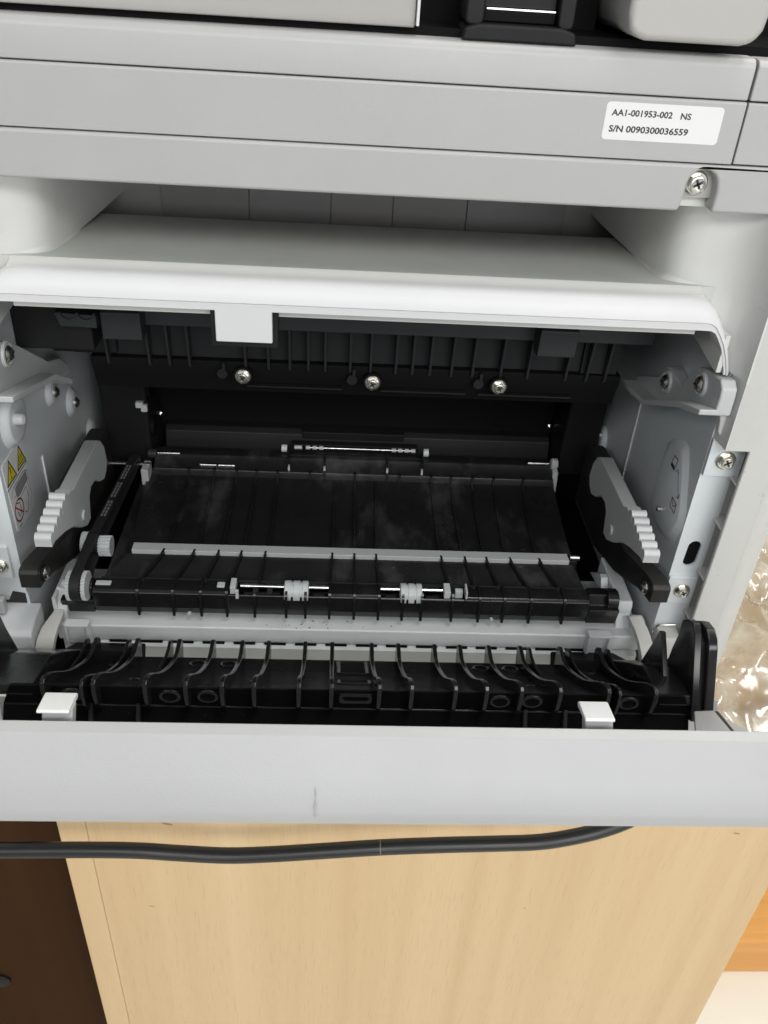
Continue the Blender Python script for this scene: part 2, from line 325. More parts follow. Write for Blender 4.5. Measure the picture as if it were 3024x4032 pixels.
# ---- output bay
right = [(155.0, -11), (154.5, -6), (152.4, 1.5), (148.6, 6.6), (142.5, 10), (135, 12), (130, 14), (126.6, 17), (124.6, 22), (123.4, 30), (122.2, 50), (120, 80), (118, 112)]
for sgn in (0, 1):
    pts = right if not sgn else [(mir(x), y) for x, y in right]
    b = B(); outer = [(170 if not sgn else mir(170), 112), (170 if not sgn else mir(170), -8)]
    b.prism(pts+outer, -109, -77.3, 'z'); part('bay_wall', b, m_bay, pr, ang=50)
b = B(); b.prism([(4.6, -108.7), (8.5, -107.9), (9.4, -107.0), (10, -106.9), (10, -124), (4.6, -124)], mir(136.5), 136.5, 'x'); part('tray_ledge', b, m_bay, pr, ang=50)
b = B(); b.prism([(10.05, -107.0), (12, -107.0), (30, -108.2), (80, -110.6), (110, -119.8), (113, -121), (113, -124), (10.05, -124)], mir(152), 152, 'x'); part('paper_tray', b, mat('shaded_tray_plastic', (.54, .55, .52), .5, var=.03, smudge=.1, smcol=(.3, .3, .28)), pr, ang=50)  # darker grey than the ledge paints in the shade below the scanner
for sgn in (0, 1):   # coved fillet where the wall meets the tray
    rings = []
    for (x, y), w in zip(right[4:11], (.8, 3.2, 5.5, 6, 5, 3.4, 1.5)):
        f_ = (1, 1) if not sgn else (-1, 1); ring = []
        for a in range(0, 91, 15):
            ca = 1-math.cos(math.radians(a)); sa = 1-math.sin(math.radians(a))
            ring.append(((x+.3-w*ca) if not sgn else mir(x+.3-w*ca), y+.2-(w*.35*ca if y < 20 else 0), -108.6-(y-10)*.03+w*.75*sa+.35))
        rings.append(ring)
    b = B(); b.loft(rings, caps=False, closed=False); part('wall_fillet', b, m_bay, pr, ang=80)
b = B(); b.box(-125, 142, 112, 118, -124, -60); bw = part('bay_back_wall', b, mat('shaded_back_plastic', (.26, .26, .245), .5), pr)  # shade at the back of the bay is put into this darker grey
for x0, x1 in ((-84, -44), (-43.4, -6), (-5.4, 23), (23.6, 58), (58.6, 105.4)):
    b = B(); b.prism(rrect(x0, x1, -119.4, -70, 1.5), 110.2, 111.8, 'y'); part('bay_flap', b, mat('smoke_grey_flap', (.20+.02*random.random(), .205, .20), .5), bw)

# ---- white exit cover with hanging tab and arms
lip = [(5, -108.5), (2.5, -108.7), (.4, -109.6), (-1.2, -111.2), (-2.3, -113.4), (-3.0, -116.6), (-2.3, -117.0), (-2.3, -119.9), (3, -120.2), (14, -121), (14, -113), (5, -112)]
SEC = [((120, -119.9), (120, -108.5)), ((136, -119.9), (131, -108.4)), ((139.8, -120.0), (136.0, -108.9)), ((141.6, -120.9), (139.8, -111.2)), ((143.0, -122.8), (143.2, -115.6)), ((145.2, -126.2), (147.0, -121.8)), ((147.3, -131.0), (150.0, -128.6)), ((149.0, -136.0), (152.2, -135.8)), ((149.2, -137.3), (152.6, -137.4))]
PROF = [(9.6, 1.0), (2.5, .985), (.6, .92), (-.9, .80), (-2.0, .63), (-2.7, .45), (-3.0, .30), (-2.35, .255), (-2.35, .02), (-1.9, 0), (9.6, 0)]
b = B()
secs = [((mir(a[0]), a[1]), (mir(c[0]), c[1])) for a, c in reversed(SEC)]+SEC
b.loft([[(a[0]+(c[0]-a[0])*k, y, a[1]+(c[1]-a[1])*k) for y, k in PROF] for a, c in secs])
ex = part('exit_cover', b, m_white, pr, ang=40, label='glossy white curved cover lip over the opening')
b = B(); b.box(mir(136), 136, 9.7, 14, -117.5, -109.2); part('cover_back', b, m_white, ex)
b = B(); b.prism(rrect(-45.7, -24.8, -132, -117.0, .6), -2.4, 4, 'y'); part('cover_tab', b, m_white, ex, bev=.5)
b = B(); b.prism([(-47.6, -120.6), (-47.6, -134.6), (-22.8, -134.6), (-22.8, -120.6)], -.4, 6, 'y'); part('tab_surround', b, m_dark, ex, bev=.3)
for sgn in (0, 1):
    q = [(136.3, -107.6), (140.5, -111.5), (143.7, -116.2), (146.8, -121), (149.2, -126.4), (151.2, -132), (152.4, -137.2), (149.1, -137.3), (148.4, -133.5), (147.0, -129.5), (145.0, -125.2), (142.2, -120.4), (140.5, -117), (136.3, -116)]
    if sgn: q = [(mir(x), z) for x, z in q]
    q = [(30, -122), (32, -133.2), (16, -134.6), (3, -136.5), (-2, -136.6), (-2, -121.6)]
    b = B(); b.prism(q, 146.2 if not sgn else mir(148), 148 if not sgn else mir(146.2), 'x'); part('cover_cheek', b, m_bay, ex)
    q = [(151.5, -139.0), (154.2, -139.4), (156.2, -143), (156.6, -148.5), (158.6, -156.7), (159.4, -163.5), (157.6, -164.5), (155.4, -161.5), (154.8, -156.5), (152.2, -148.2)]
    q = [(x-2.2, z) for x, z in q]
    if sgn: q = [(mir(x), z) for x, z in q]
    b = B(); b.prism(q, -4.6, -1.2, 'y'); part('cover_hook', b, m_bay, ex, bev=.7)

for sgn in (0, 1):
    q2 = [(155.2, -10.9), (154.8, -6), (154.0, -2), (153.9, 4), (160, 4), (160, -10.9)]
    if sgn: q2 = [(mir(x), y) for x, y in q2]
    plan = right[:9]
    def plan_y(x):
        for (xa, ya), (xb, yb) in zip(plan, plan[1:]):
            if xb <= x <= xa: return ya+(yb-ya)*(xa-x)/(xa-xb)
        return plan[-1][1]
    rings = []
    for z, xm in ((-109.0, 136.6), (-111, 139.0), (-114, 141.6), (-118, 143.2), (-122, 145.0), (-126.5, 147.4), (-131, 149.2), (-137.2, 151.2)):
        xs = [155.0-(155.0-xm)*k/14 for k in range(15)]
        ring = [(x, plan_y(x), z) for x in xs]+[(xm, 13.5, z), (160, 13.5, z), (160, -10.9, z)]
        rings.append(ring if not sgn else [(mir(x), y, zz) for x, y, zz in ring])
    b = B(); b.loft(rings); part('cheek_wall', b, m_bay, pr, ang=50)
    b = B(); b.prism(q2, -166.2, -137.3, 'z'); part('cheek_wall', b, m_bay, pr, ang=50)
# ---- side frames
for sgn in (0, 1):
    q = [(155.2, -77.4), (155.2, -165.8), (156.2, -166.6), (165.3, -166.6), (165.3, -300), (165.3, -371.5), (178.6, -371.5), (178.6, -77.4)]
    if sgn: q = [(mir(x), z) for x, z in q]
    b = B(); b.prism(q, -11, -9, 'y'); fs = part('side_frame', b, m_frame, pr, bev=.8)
    q = [(155.3, -77.4), (155.3, -166.5), (171, -166.5), (171, -371.5), (186.5, -371.5), (186.5, -77.4)]
    if sgn: q = [(mir(x), z) for x, z in q]
    b = B(); b.prism(q, -8.9, 1.4, 'y'); part('frame_body', b, m_frame, fs)
    q = [(177.6, -11.06), (179.5, -11.0), (182, -10.4), (185, -8.8), (187.4, -6), (188.4, -2), (188.4, 330), (186.6, 330), (186.6, -2), (178.7, -8.8)]
    if sgn: q = [(mir(x), y) for x, y in q]
    b = B(); b.prism(q, -371.5, -77.4, 'z'); part('side_panel', b, m_frame, fs)
    for z in (-183.5, -206, -234, -258):
        x0, x1 = (165.4, 171) if not sgn else (mir(171), mir(165.4))
        b = B(); b.box(x0, x1, -8.9, 1.2, z-.5, z+.5); part('web', b, m_frame, fs)

random.seed(11); b = B()
for x, z, n_ in ((176.5, -186.5, 7), (181, -190, 5), (170.5, -228, 2), (165.8, -176, 3)):
    for _ in range(n_):
        a, c, r = x+random.gauss(0, .9), z+random.gauss(0, .7), random.uniform(.12, .32)
        if a > 177.2: a = 177.2
        b.add([(a+r*random.uniform(.5, 1.5)*math.cos(k), -11.04, c+r*random.uniform(.4, 1)*math.sin(k)) for k in (0, 1.2, 2.5, 3.8, 5)], [tuple(range(5))])
part('frame_scuff', b, m_scuff, pr, kind='stuff')
# ---- steel side plates
def slot_plate(x0, x1, y0, y1, z0, z1): pass
for sgn in (0, 1):
    X = 153.5 if not sgn else -137.0
    o = 1.2 if not sgn else -1.2
    b = B(); b.prism([(1.25, -118), (150, -118), (150, -300), (1.25, -300)], X, X+o, 'x'); sp = part('side_plate', b, m_metal, pr)
    # front flange with a slot hole
    a0, a1 = (X, X+14.0) if not sgn else (X-14.0, X)
    if not sgn:
        up, lo = (161.1, -221.8), (160.8, -229.8); r_ = 2.95
        A = lambda c, a: (c[0]+r_*math.cos(math.radians(a)), c[1]+r_*math.sin(math.radians(a)))
        leftside = [A(up, a) for a in range(90, 181, 15)]+[A(lo, a) for a in range(180, 271, 15)]
        rightside = [A(lo, a) for a in range(270, 361, 15)]+[A(up, a) for a in range(0, 91, 15)]
        b = B()
        b.prism([(a0, -140), (up[0], -140)]+leftside+[(lo[0], -300), (a0, -300)], 0, 1.2, 'y')
        b.prism([(a1, -140), (a1, -300), (lo[0]+.002, -300)]+[(x+.002, z) for x, z in rightside]+[(up[0]+.002, -140)], 0, 1.2, 'y')
        part('flange', b, m_metal, sp)
        b = B(); b.box(157, 165, 1.6, 3, -235, -217); part('slot_back', b, m_deep, sp)
        b = B(); b.box(166.4, 171.5, 1.5, 3, -300, -166.6); part('pocket_back', b, m_lid, sp)
    else:
        b = B(); b.prism([(a0, -140), (a1, -140), (a1, -258), (-143, -256.8), (-145.5, -262), (a0, -262)], 0, 1.2, 'y'); part('flange', b, m_metal, sp)
    t0, t1 = (153.6, 167.0) if not sgn else (mir(167.0), -140.6)
    z0, z1 = (-253.6, -238.3) if not sgn else (-248.7, -231.3)
    b = B(); b.prism(rrect(t0, t1, z0, z1, .8), -1.4, 0, 'y'); part('mounting_tab', b, m_metal, sp, bev=.3)
    inst('screw', HEX, sp, (160.8 if not sgn else -145.2, -1.4, -245.8 if not sgn else -241.3), scale=.88)
    b = B()
    if not sgn: b.prism([(153.6, -166), (169, -166), (169, -183.8), (153.6, -183.6)], -2.2, -.1, 'y'); part('screw_tab', b, m_metal, sp, bev=.3); inst('screw', HEX, sp, (161, -2.2, -175.4))
def bump(parent, x, y, z, d, r0, r1, h, mt=m_metal):
    b = B(); b.lathe([(0, r0), (h*.45, r0*.86), (h*.9, r1*1.15), (h, r1), (h, .05)], (x, y, z), (d, 0, 0), 28); return part('boss', b, mt, parent, ang=60)
plates = [o for o in pr.children if o.name.startswith('side_plate')]
PR_, PL_ = plates
for y, z, r in ((98.6, -212.5, 8), (72, -193.5, 7), (122, -243.5, 8)):
    bump(PL_, -137, y, z, 1, r, r*.6, 2.2); inst('screw', PAN, PL_, (-134.8, y, z), FACEX)
bump(PL_, -137, 22, -181, 1, 13, 9, 3.0); b = B(); b.lathe([(0, 2.6), (3.5, 2.4), (4.3, 1.4), (4.4, .05)], (-134, 19, -179.5), (1, 0, 0), 18); part('pin', b, m_lever, PL_)
bump(PR_, 153.5, 126, -238, -1, 8, 5, 2.2); inst('screw', PAN, PR_, (151.2, 126, -236), FACEMX, 1.2)
b = B(); b.box(-137.2, -136.2, 46.4, 48.6, -238, -214); part('crease', b, m_metal, PL_, bev=.8)
b = B(); b.box(152.9, 153.6, 81.8, 83.2, -240, -189); part('crease', b, m_metal, PR_, bev=.3)
eo = [(37, -192), (33, -188.5), (22, -183), (17, -183.5), (12, -190), (3.5, -205), (2.5, -212), (6, -221), (12, -225.5), (24, -227.8), (32, -226.5), (37.5, -222.5), (38.5, -218)]
cy_, cz_ = sum(p[0] for p in eo)/len(eo), sum(p[1] for p in eo)/len(eo)
b = B(); b.loft([[(x, cy_+(y-cy_)*k, cz_+(z-cz_)*k) for y, z in eo] for x, k in ((153.6, 1.12), (153.2, 1.06), (151.9, .92), (151.7, .88))]); emb = part('embossed_panel', b, m_metal, PR_, ang=80, label='raised oval panel with printed envelope symbols')
def line2(b, pts, w, x, closed=False):
    n = len(pts)
    for i in range(n if closed else n-1):
        (y0, z0), (y1, z1) = pts[i], pts[(i+1) % n]; dy, dz = y1-y0, z1-z0; l = math.hypot(dy, dz) or 1; ny, nz = -dz/l*w/2, dy/l*w/2; ey, ez = dy/l*w/2, dz/l*w/2
        b.add([(x, y0+ny-ey, z0+nz-ez), (x, y1+ny+ey, z1+nz+ez), (x, y1-ny+ey, z1-nz+ez), (x, y0-ny-ey, z0-nz-ez)], [(0, 1, 2, 3)])
    return b
d1 = [(24.4, -189.6), (19.8, -189.1), (21.1, -195.2), (25.6, -194.9)]; d2 = [(15.2, -205.7), (9.3, -206), (9.0, -210.4), (14.9, -210.2)]
b = B(); b.add([(151.65, *p) for p in d1], [(0, 1, 2, 3)]); b.add([(151.65, *p) for p in d2], [(0, 1, 2, 3)]); part('printed_envelope', b, m_paper, PR_)
b = B(); line2(b, d1, .55, 151.6, True); line2(b, d2, .55, 151.6, True); line2(b, [(15.2, -205.7), (12, -208.6), (9.3, -206)], .4, 151.55)
b.add([(151.6, *p) for p in ((21.3, -193.4), (25.6, -193.3), (25.6, -194.9), (21.1, -195.2))], [(0, 1, 2, 3)])
line2(b, [(17.2, -192.6), (15, -195.5), (11.6, -200), (9.2, -202.6)], .4, 151.6); line2(b, [(18.6, -194.5), (17.2, -192.6), (15.6, -193.6)], .4, 151.6); line2(b, [(9.2, -200.4), (9.2, -202.6), (11.2, -202.8)], .4, 151.6)
part('printed_outline', b, m_ink, PR_)
b = B(); b.lathe([(0, 1.5), (2.2, 1.3), (2.8, .05)], (152.3, 23.7, -217.9), (-1, 0, 0), 16); part('stud', b, m_chrome, PR_)

# ---- caution sticker on the left plate
X = -136.7
stk = [(2.3, -193.6), (4.0, -192.9), (26.5, -192.6), (27.6, -193.6), (28.4, -227.5), (27.2, -228.6), (6, -228.2), (4.4, -227.0)]
b = B(); b.prism(stk, X-.2, X, 'x'); st = part('caution_sticker', b, m_paper, pr, label='white caution sticker with two yellow warning triangles')
for t in ([(9.6, -194.6), (15.0, -204.2), (4.1, -203.8)], [(22.4, -194.5), (27.4, -204.3), (17.2, -203.8)]):
    b = B(); b.add([(X+.05, *p) for p in t], [(0, 1, 2)]); tr = part('warning_triangle', b, m_yel, st)
    b = B(); line2(b, t, .7, X+.1, True)
    cy = sum(p[0] for p in t)/3
    if cy < 15: b.add([(X+.12, cy-.5, -197.4), (X+.12, cy+.5, -197.4), (X+.12, cy+.3, -201.2), (X+.12, cy-.3, -201.2)], [(0, 1, 2, 3)]); b.add([(X+.12, cy+.6*math.cos(k), -202.4+.6*math.sin(k)) for k in (0, 1, 2, 3, 4, 5)], [tuple(range(6))])
    else:
        for k in (-1.7, 0, 1.7): line2(b, [(cy+k, -198.6), (cy+k+.5, -199.6), (cy+k-.5, -200.6), (cy+k, -201.6)], .4, X+.12)
        line2(b, [(cy-2.8, -202.5), (cy+2.8, -202.5)], .5, X+.12)
    part('triangle_outline', b, m_ink, st)
b = B(); line2(b, [(2.9, -205.6), (28, -205.4)], .45, X+.05)
line2(b, [(5, -210.5), (9, -207.5), (22, -207.2), (26.5, -209), (26.8, -222), (22, -225.5)], .3, X+.05); line2(b, [(8, -212), (24, -211), (25, -218), (20, -224)], .3, X+.05); line2(b, [(12, -216), (22, -214.8), (22.5, -220)], .3, X+.05)
line2(b, [(16, -224), (18, -226), (21, -224.6)], .3, X+.05)
for k in range(9): line2(b, [(10.2+k*1.5, -207.8), (10.6+k*1.5, -210.6)], .22, X+.05)
part('diagram_lines', b, m_ink, st)
b = B(); b.add([(X+.06, *p) for p in ((10, -209), (13, -208.2), (25, -208.4), (25.4, -213), (14, -214.4), (10.6, -213.5))], [tuple(range(6))]); part('diagram_drum', b, m_lgrey, st)
b = B(); line2(b, arc(10.4, -219.6, 5.0, 0, 360, 28), .75, X+.1); line2(b, [(6.9, -216.2), (13.9, -223)], .75, X+.1); part('prohibition_ring', b, m_red, st)
b = B(); line2(b, [(9, -215.5), (12.2, -217), (12.6, -221.5), (9.6, -222.4), (8.4, -219.5)], .4, X+.08); part('hand_outline', b, m_ink, st)
b = B(); line2(b, [(7, -226.2), (7.6, -226.9), (8.2, -226.2), (8.8, -226.9), (9.6, -226.3), (10.4, -226.9)], .35, X+.08); part('small_print', b, m_ink, st)

# ---- pivot brackets (grey plastic) with two screws
br = [(-6, -137.6), (-9.5, -140), (-10, -143.5), (-10, -151.4), (-3, -153.5), (8, -157.5), (45, -175.5), (70, -181), (84, -190), (92, -186), (80, -176.5), (62, -168.5), (54, -165), (49, -157.5), (44, -155.6), (38, -156.6), (27, -156.5), (21, -147), (15, -142.2), (8, -140)]
for sgn in (0, 1):
    x0, x1 = (147, 153.3) if not sgn else (mir(153.3), mir(147))
    br_ = br if not sgn else [(7, -139.5), (-4, -137), (-10, -139.5), (-10, -158), (0, -158.6), (44, -171.5), (58, -180), (66, -185.5), (86, -190), (84, -184), (74, -176.5), (60, -172), (22, -146)]
    b = B(); b.prism(br_, x0, x1, 'x'); bk = part('pivot_bracket', b, m_lever, pr, bev=.9, seg=2)
    led = [(-12, -150.2), (-3.5, -153.4), (10, -158), (46, -175.8), (79, -181.5), (79, -178.8), (47, -173.4), (11, -155.6), (-2, -151), (-12, -147.8)] if not sgn else [(-6, -158.8), (42, -172.6), (64, -185), (66, -183), (44, -170.2), (-6, -156.2)]
    l0, l1 = (139.5, 147.2) if not sgn else (mir(147.2), mir(139.5))
    b = B(); b.prism(led, l0, l1, 'x'); part('bracket_ledge', b, m_lever, bk, bev=.6)
    for y, z in (((42.3, -162), (8.4, -146.7)) if not sgn else ((14.5, -148),)):
        d = -1 if not sgn else 1; xx = 147 if not sgn else mir(147)
        b = B(); b.lathe([(0, 5.4), (1.0, 5.2), (1.2, 4.4), (.3, 3.9), (.2, .05)], (xx, y, z), (d, 0, 0), 24); part('screw_boss', b, m_lever, bk)
        inst('screw', PAN, bk, (xx+d*.2, y, z), FACEMX if not sgn else FACEX, 1.25)
# ---- release levers with serrated grips, and the black arms beside them
lev = [(52, -208.0), (57, -210.5), (61, -216), (62.7, -224.5), (59, -229), (54, -230.5), (47, -227.5), (40, -222.5), (33, -221.5), (29, -224), (27.5, -229), (26, -234.2), (20, -234), (12, -229.5), (4, -223), (-8, -217.5), (-20, -213.5), (-24, -211), (-22, -208.8), (-14, -207.6), (0, -205.6), (6, -205.6), (10, -207.6)]
for sgn in (0, 1):
    x0, x1 = (128.2, 134.6) if not sgn else (mir(134.6), mir(128.2))
    xi = x0 if not sgn else x1
    b = B(); b.prism(lev, x0, x1, 'x'); lv = part('release_lever', b, m_lever, pr, bev=.7)
    gb = B(); gb.prism([(p[0], p[1]) for p in arc(0, 0, 2.1, -20, 200, 10)]+[(-2.2, -3), (2.2, -3)], -3.3, 3.3, 'x'); gm = meshof('grip_ridge', gb, m_lever, Vector((0, 0, 0)))
    for k in range(6):
        inst('grip_ridge', gm, lv, ((x0+x1)/2, -.5-4.5*k, -205.2-.85*k))
    b = B(); b.cyl((xi, 17, -226), (xi+(-.8 if not sgn else .8), 17, -226), 2.6, 18); part('lever_dimple', b, m_lever, lv)
    arm = [(104, -230.5), (98, -228.8), (45, -226.6), (34, -231), (29, -241.5), (18, -239.4), (-2, -232.8), (-13, -229.6), (-18.4, -229.8), (-19.8, -231.4), (-19.6, -238.6), (-15, -239.6), (-4, -243), (10, -250), (28, -258), (45, -263), (62, -268), (108, -268)]
    a0, a1 = (138.5, 146.6) if not sgn else (mir(146.6), mir(138.5))
    b = B(); b.prism(arm, a0, a1, 'x'); ar = part('lever_arm', b, mat('arm_plastic', (.022, .021, .02), .45, spec=.35, var=.25, vscale=60), pr, bev=.5)
    b = B(); b.lathe([(0, 3.6), (.6, 3.6), (.8, 3.1), (.3, 2.9), (.2, .05)], (a0 if not sgn else a1, -13.5, -235.2), (-1 if not sgn else 1, 0, 0), 20); part('pivot_collar', b, m_dark, ar)
    inst('screw', PAN, ar, ((a0-.2) if not sgn else a1+.2, -13.5, -235.2), FACEMX if not sgn else FACEX, 1.15)

# ---- dark interior
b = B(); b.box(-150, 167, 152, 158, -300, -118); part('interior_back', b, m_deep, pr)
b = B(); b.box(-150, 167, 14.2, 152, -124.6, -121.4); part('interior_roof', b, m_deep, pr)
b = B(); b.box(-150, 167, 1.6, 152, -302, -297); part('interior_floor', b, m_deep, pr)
bm_ = B(); bm_.prism([(45, -146.4), (45, -139.2), (40, -138.4), (40, -124.8), (52, -124.8), (52, -146.4)], -84.2, 137.4, 'x'); beam = part('guide_beam', bm_, m_grey, pr, bev=.4)
for x0, x1 in ((-98.0, -81.8), (84.6, 101.0)):
    b = B(); b.prism([(37, -136.2), (34.5, -137.4), (35.4, -149.4), (38, -150), (44.8, -150), (44.8, -136.2)], x0, x1, 'x'); part('beam_flap', b, m_grey, beam, bev=.5)
b = B(); b.prism([(-115.5, -137.2), (-98.8, -137.8), (-98.8, -143.4), (-113.6, -143)]+[], 32, 40, 'y'); part('beam_bracket', b, m_grey, beam, bev=.4)
for cx in (-109.5, -102.6):
    b = B(); b.prism(arc(cx, -136.6, 3.6, 180, 360, 10)+arc(cx, -136.6, 3.0, 360, 180, 10), 31.2, 34, 'y'); part('bracket_ring', b, m_grey, beam)
b = B(); b.box(-137, -104, 42, 70, -158, -125); b.box(-129, -100, 62, 95, -168, -150); part('guide_block', b, m_dark, pr, bev=1)
b = B(); b.box(113, 130, 62, 66, -168.5, -147); b.box(-120, 127, 64.4, 68, -168.8, -140); part('fin_plate', b, mat('fin_plate_plastic', (.013, .0135, .0145), .55, spec=.25), pr)
fb = B(); fb.prism([(60.5, -168.8), (60.5, -171.6), (63, -178), (66, -186), (90, -188), (90, -168.8)], -112, 132, 'x'); fbar = part('fin_bar', fb, m_deep, pr)
b = B(); b.prism([(55, -146.5), (63.5, -146.5), (63.5, -171.5), (60.3, -172.2), (58.8, -170.5)], -.55, .55, 'x'); fm = meshof('fin', b, m_grey, Vector((0, 0, 0)))
for x in (-103.7, -85.3, -76.4, -67.4, -42.2, -31.8, -22.1, -13.7, -6, 5.4, 14.7, 26.3, 34, 42.1, 52.1, 61.9, 75, 87.6, 105.6, 115.4, 124.1):
    o = bpy.data.objects.new('fin', fm); COL.objects.link(o); o.parent = fbar; o.location = (Vector((x, 0, 0))-ORG[fbar])*K
for x, z in ((-43.4, -174.5), (15.9, -175.2), (74.7, -174.9)):
    b = B(); b.cyl((x, 61.5, z), (x, 57.5, z), 4.3, 22); part('screw_post', b, m_deep, fbar); inst('screw', HEX, fbar, (x, 57.5, z), scale=.86)
    b = B(); b.cyl((x-9.5, 62, z+.5), (x-9.5, 58, z+.5), 2.4, 16); b.box(x-9.3, x-8, 57.6, 60, z+2, z+6); part('locating_peg', b, m_dark, fbar)
for x0, x1 in ((-42, 2), (20, 60), (66, 110)):
    b = B(); b.box(x0, x1, 60, 62.6, -181.0, -180.3); part('bar_edge', b, m_dark, fbar)
b = B(); b.prism([(118, -205), (118, -262), (150, -262), (150, -190), (128, -190)], -128, -103, 'x'); part('drive_housing', b, m_dark, pr, bev=2)
b = B(); b.cyl((-103.5, 128, -214), (-101.5, 128, -214), 9, 24); b.cyl((-103.2, 124, -239), (-101, 124, -239), 5.5, 20); part('housing_disc', b, m_deep, pr)
b = B(); b.prism([(118, -202), (122, -262), (150, -262), (150, -190)], 129, 150, 'x'); part('end_housing', b, m_dark, pr, bev=2)
b = B(); b.prism([(146, -249.6), (143, -252), (140, -262), (151.8, -262), (151.8, -249.6)], -100, 128, 'x'); gl = part('lower_guide', b, m_dark, pr, bev=.6)
b = B(); b.box(-20, 40, 141.5, 145.6, -254, -249.4); b.box(-26, 48, 136, 141, -258, -254.6); part('sensor_bridge', b, m_dark, gl, bev=.4)
for x, z in ((-102.7, -243.3), (126.8, -242.6)):
    b = B(); b.lathe([(0, 1.5), (-3, 1.5), (-4, .05)], (x, 149, z), (0, 1, 0), 14); part('steel_pin', b, m_chrome, gl)
b = B(); b.box(-108.6, -104.6, 115, 117.8, -223.6, -220.2); b.box(-106, -102.6, 115.4, 117.8, -226, -222); part('white_connector', b, m_lever, gl, bev=.4)

# ---- duplex unit
du = B(); du.box(-107, 122, 12, 112, -275, -262); dx = part('duplex_unit', du, m_duplex, pr, label='black slide-in two-sided paper unit with ribs and rollers')
# paper surface behind the strip
b = B(); b.loft([[(-98.5+(-5)*((y-34)/70), y, z), (119+5*((y-34)/70), y, z), (119, y, z-4), (-99, y, z-4)] for y, z in ((35.4, -256.6), (50, -257.6), (80, -259), (104, -259.2), (110, -257.5))]); part('paper_surface', b, m_duplex, dx, ang=50)
b = B(); b.loft([[(-98-10*t, y, z), (118+4*t, y, z), (118+4*t, y, z-4), (-98-10*t, y, z-4)] for y, z, t in ((29, -256.2, 0), (24, -257.2, .3), (19, -258.8, .6), (15, -259.6, .9), (12, -259.2, 1))]); part('paper_surface', b, m_duplex, dx, ang=50)
b = B(); b.box(-96.3, 116.4, 29.2, 35.2, -259, -254); part('feed_strip', b, m_strip, dx, bev=.3, label='pale grey feed strip')
b = B(); b.box(116.4, 120.5, 29.5, 34.8, -260, -254.6); part('strip_end', b, m_dark, dx, bev=.5)
b = B(); b.cyl((117, 31.5, -253.6), (121.5, 31.5, -253.6), 1.3, 12); part('strip_pin', b, m_chrome, dx)
# lip made of three solid runs and a front wall, leaving two roller wells
def lipseg(x0, x1): return B().prism([(3.2, -259.4), (4.6, -258.1), (7, -257.8), (12.4, -257.9), (12.4, -268), (3.2, -268)], x0, x1, 'x')
for x0, x1 in ((-109.4, -47.4), (-1.4, 22.8), (62.2, 121.8)): part('front_lip', lipseg(x0, x1), m_gloss, dx, bev=.5)
b = B(); b.prism([(3.9, -259.9), (4.5, -259.6), (5.2, -259.6), (5.6, -262), (12, -268), (12, -272), (5, -272), (3.6, -268)], -109.4, 121.8, 'x'); part('front_wall', b, m_gloss, dx, bev=.6, seg=3)
b = B(); b.prism([(3.0, -264.4), (4.6, -272.4), (12, -272.4), (12, -264.2), (6, -264)], -124.2, -109.5, 'x'); part('lip_end_cap', b, m_black, dx, bev=.5)
b = B(); b.prism([(2.6, -263), (4.4, -272.4), (12, -272.4), (14, -258), (8, -257.4), (6, -262.6)], 121.9, 136.6, 'x'); part('lip_end_cap', b, m_black, dx, bev=.5)
b = B(); b.cyl((-115.5, 8.6, -260.6), (-109.6, 8.6, -260.6), 4.4, 22); part('lip_collar', b, m_black, dx, bev=.4)
b = B(); b.cyl((130.5, 8.4, -260.6), (136, 8.4, -260.6), 4.8, 22); part('lip_collar', b, m_black, dx, bev=.4)
b = B(); b.box(-107, 120.5, 12.5, 13.1, -259, -257.75); part('fold_edge', b, m_grey, dx)
FX = (-88.9, -72.9, -60.2, -48.4, -35.6, -21, -12.1, -.9, 10.6, 22, 33.2, 42.1, 56.6, 69.4, 81, 93.7, 109.6)
for x in FX:
    well = -47.4 < x < -1.4 or 22.8 < x < 62.2
    path = [(x, 2.2, -271.6), (x, 1.9, -262), (x, 2.3, -259.4), (x, 3.8, -257.4)]+([(x, 6, -256.6)] if well else [(x, 8, -256.8), (x, 12, -257.0)])
    rings = [[(p[0]-.6, p[1], p[2]), (p[0]+.6, p[1], p[2]), (p[0]+.6, p[1]+(3 if i < 3 else .4), p[2]-(0 if i < 2 else 2.2)), (p[0]-.6, p[1]+(3 if i < 3 else .4), p[2]-(0 if i < 2 else 2.2))] for i, p in enumerate(path)]
    b = B(); b.loft(rings); part('rib', b, m_black, dx)
for xs, xf in ((-80.9, -87.9), (-66.4, -72.4), (-54.8, -59), (-43.9, -47.4), (-32.5, -33.8), (-.3, -.9), (10.4, 10.6), (20.9, 22), (52.8, 55.3), (64.4, 67.2), (75, 79), (86.8, 92.8), (101.3, 108)):
    ys = (30.6, 28.6, 26, 22, 18, 14, 12); zs = (-253.9, -254.6, -255.4, -256.6, -257.3, -257.2, -257.0)
    base = []
    for i, (y, z) in enumerate(zip(ys, zs)):
        t = (ys[0]-y)/(ys[0]-ys[-1]); t = t*t*(3-2*t)*.7+t*.3
        base.append((xs+(xf-xs)*t, y, z))
    b = B(); b.fin(base, [.2, .7, .8, .8, .8, .6, .3], 1.4); part('rib', b, m_black, dx, ang=60)
for xa, xb in ((-79.7, -81), (-65, -67), (-53.6, -54.6), (-43, -43.8), (-31.2, -32), (-.1, -.4), (10.4, 11), (21.2, 22.8), (52.3, 54), (63.4, 65), (74.1, 77), (85, 89.2), (100.2, 106)):
    b = B(); b.fin([(xa, 34.8, -255.2), (xa+(xb-xa)*.2, 50, -257.0), (xa+(xb-xa)*.6, 80, -258.6), (xb, 104, -258.8)], [.9, 1.0, .8, .5], 1.1); part('rib', b, m_duplex, dx, ang=60)
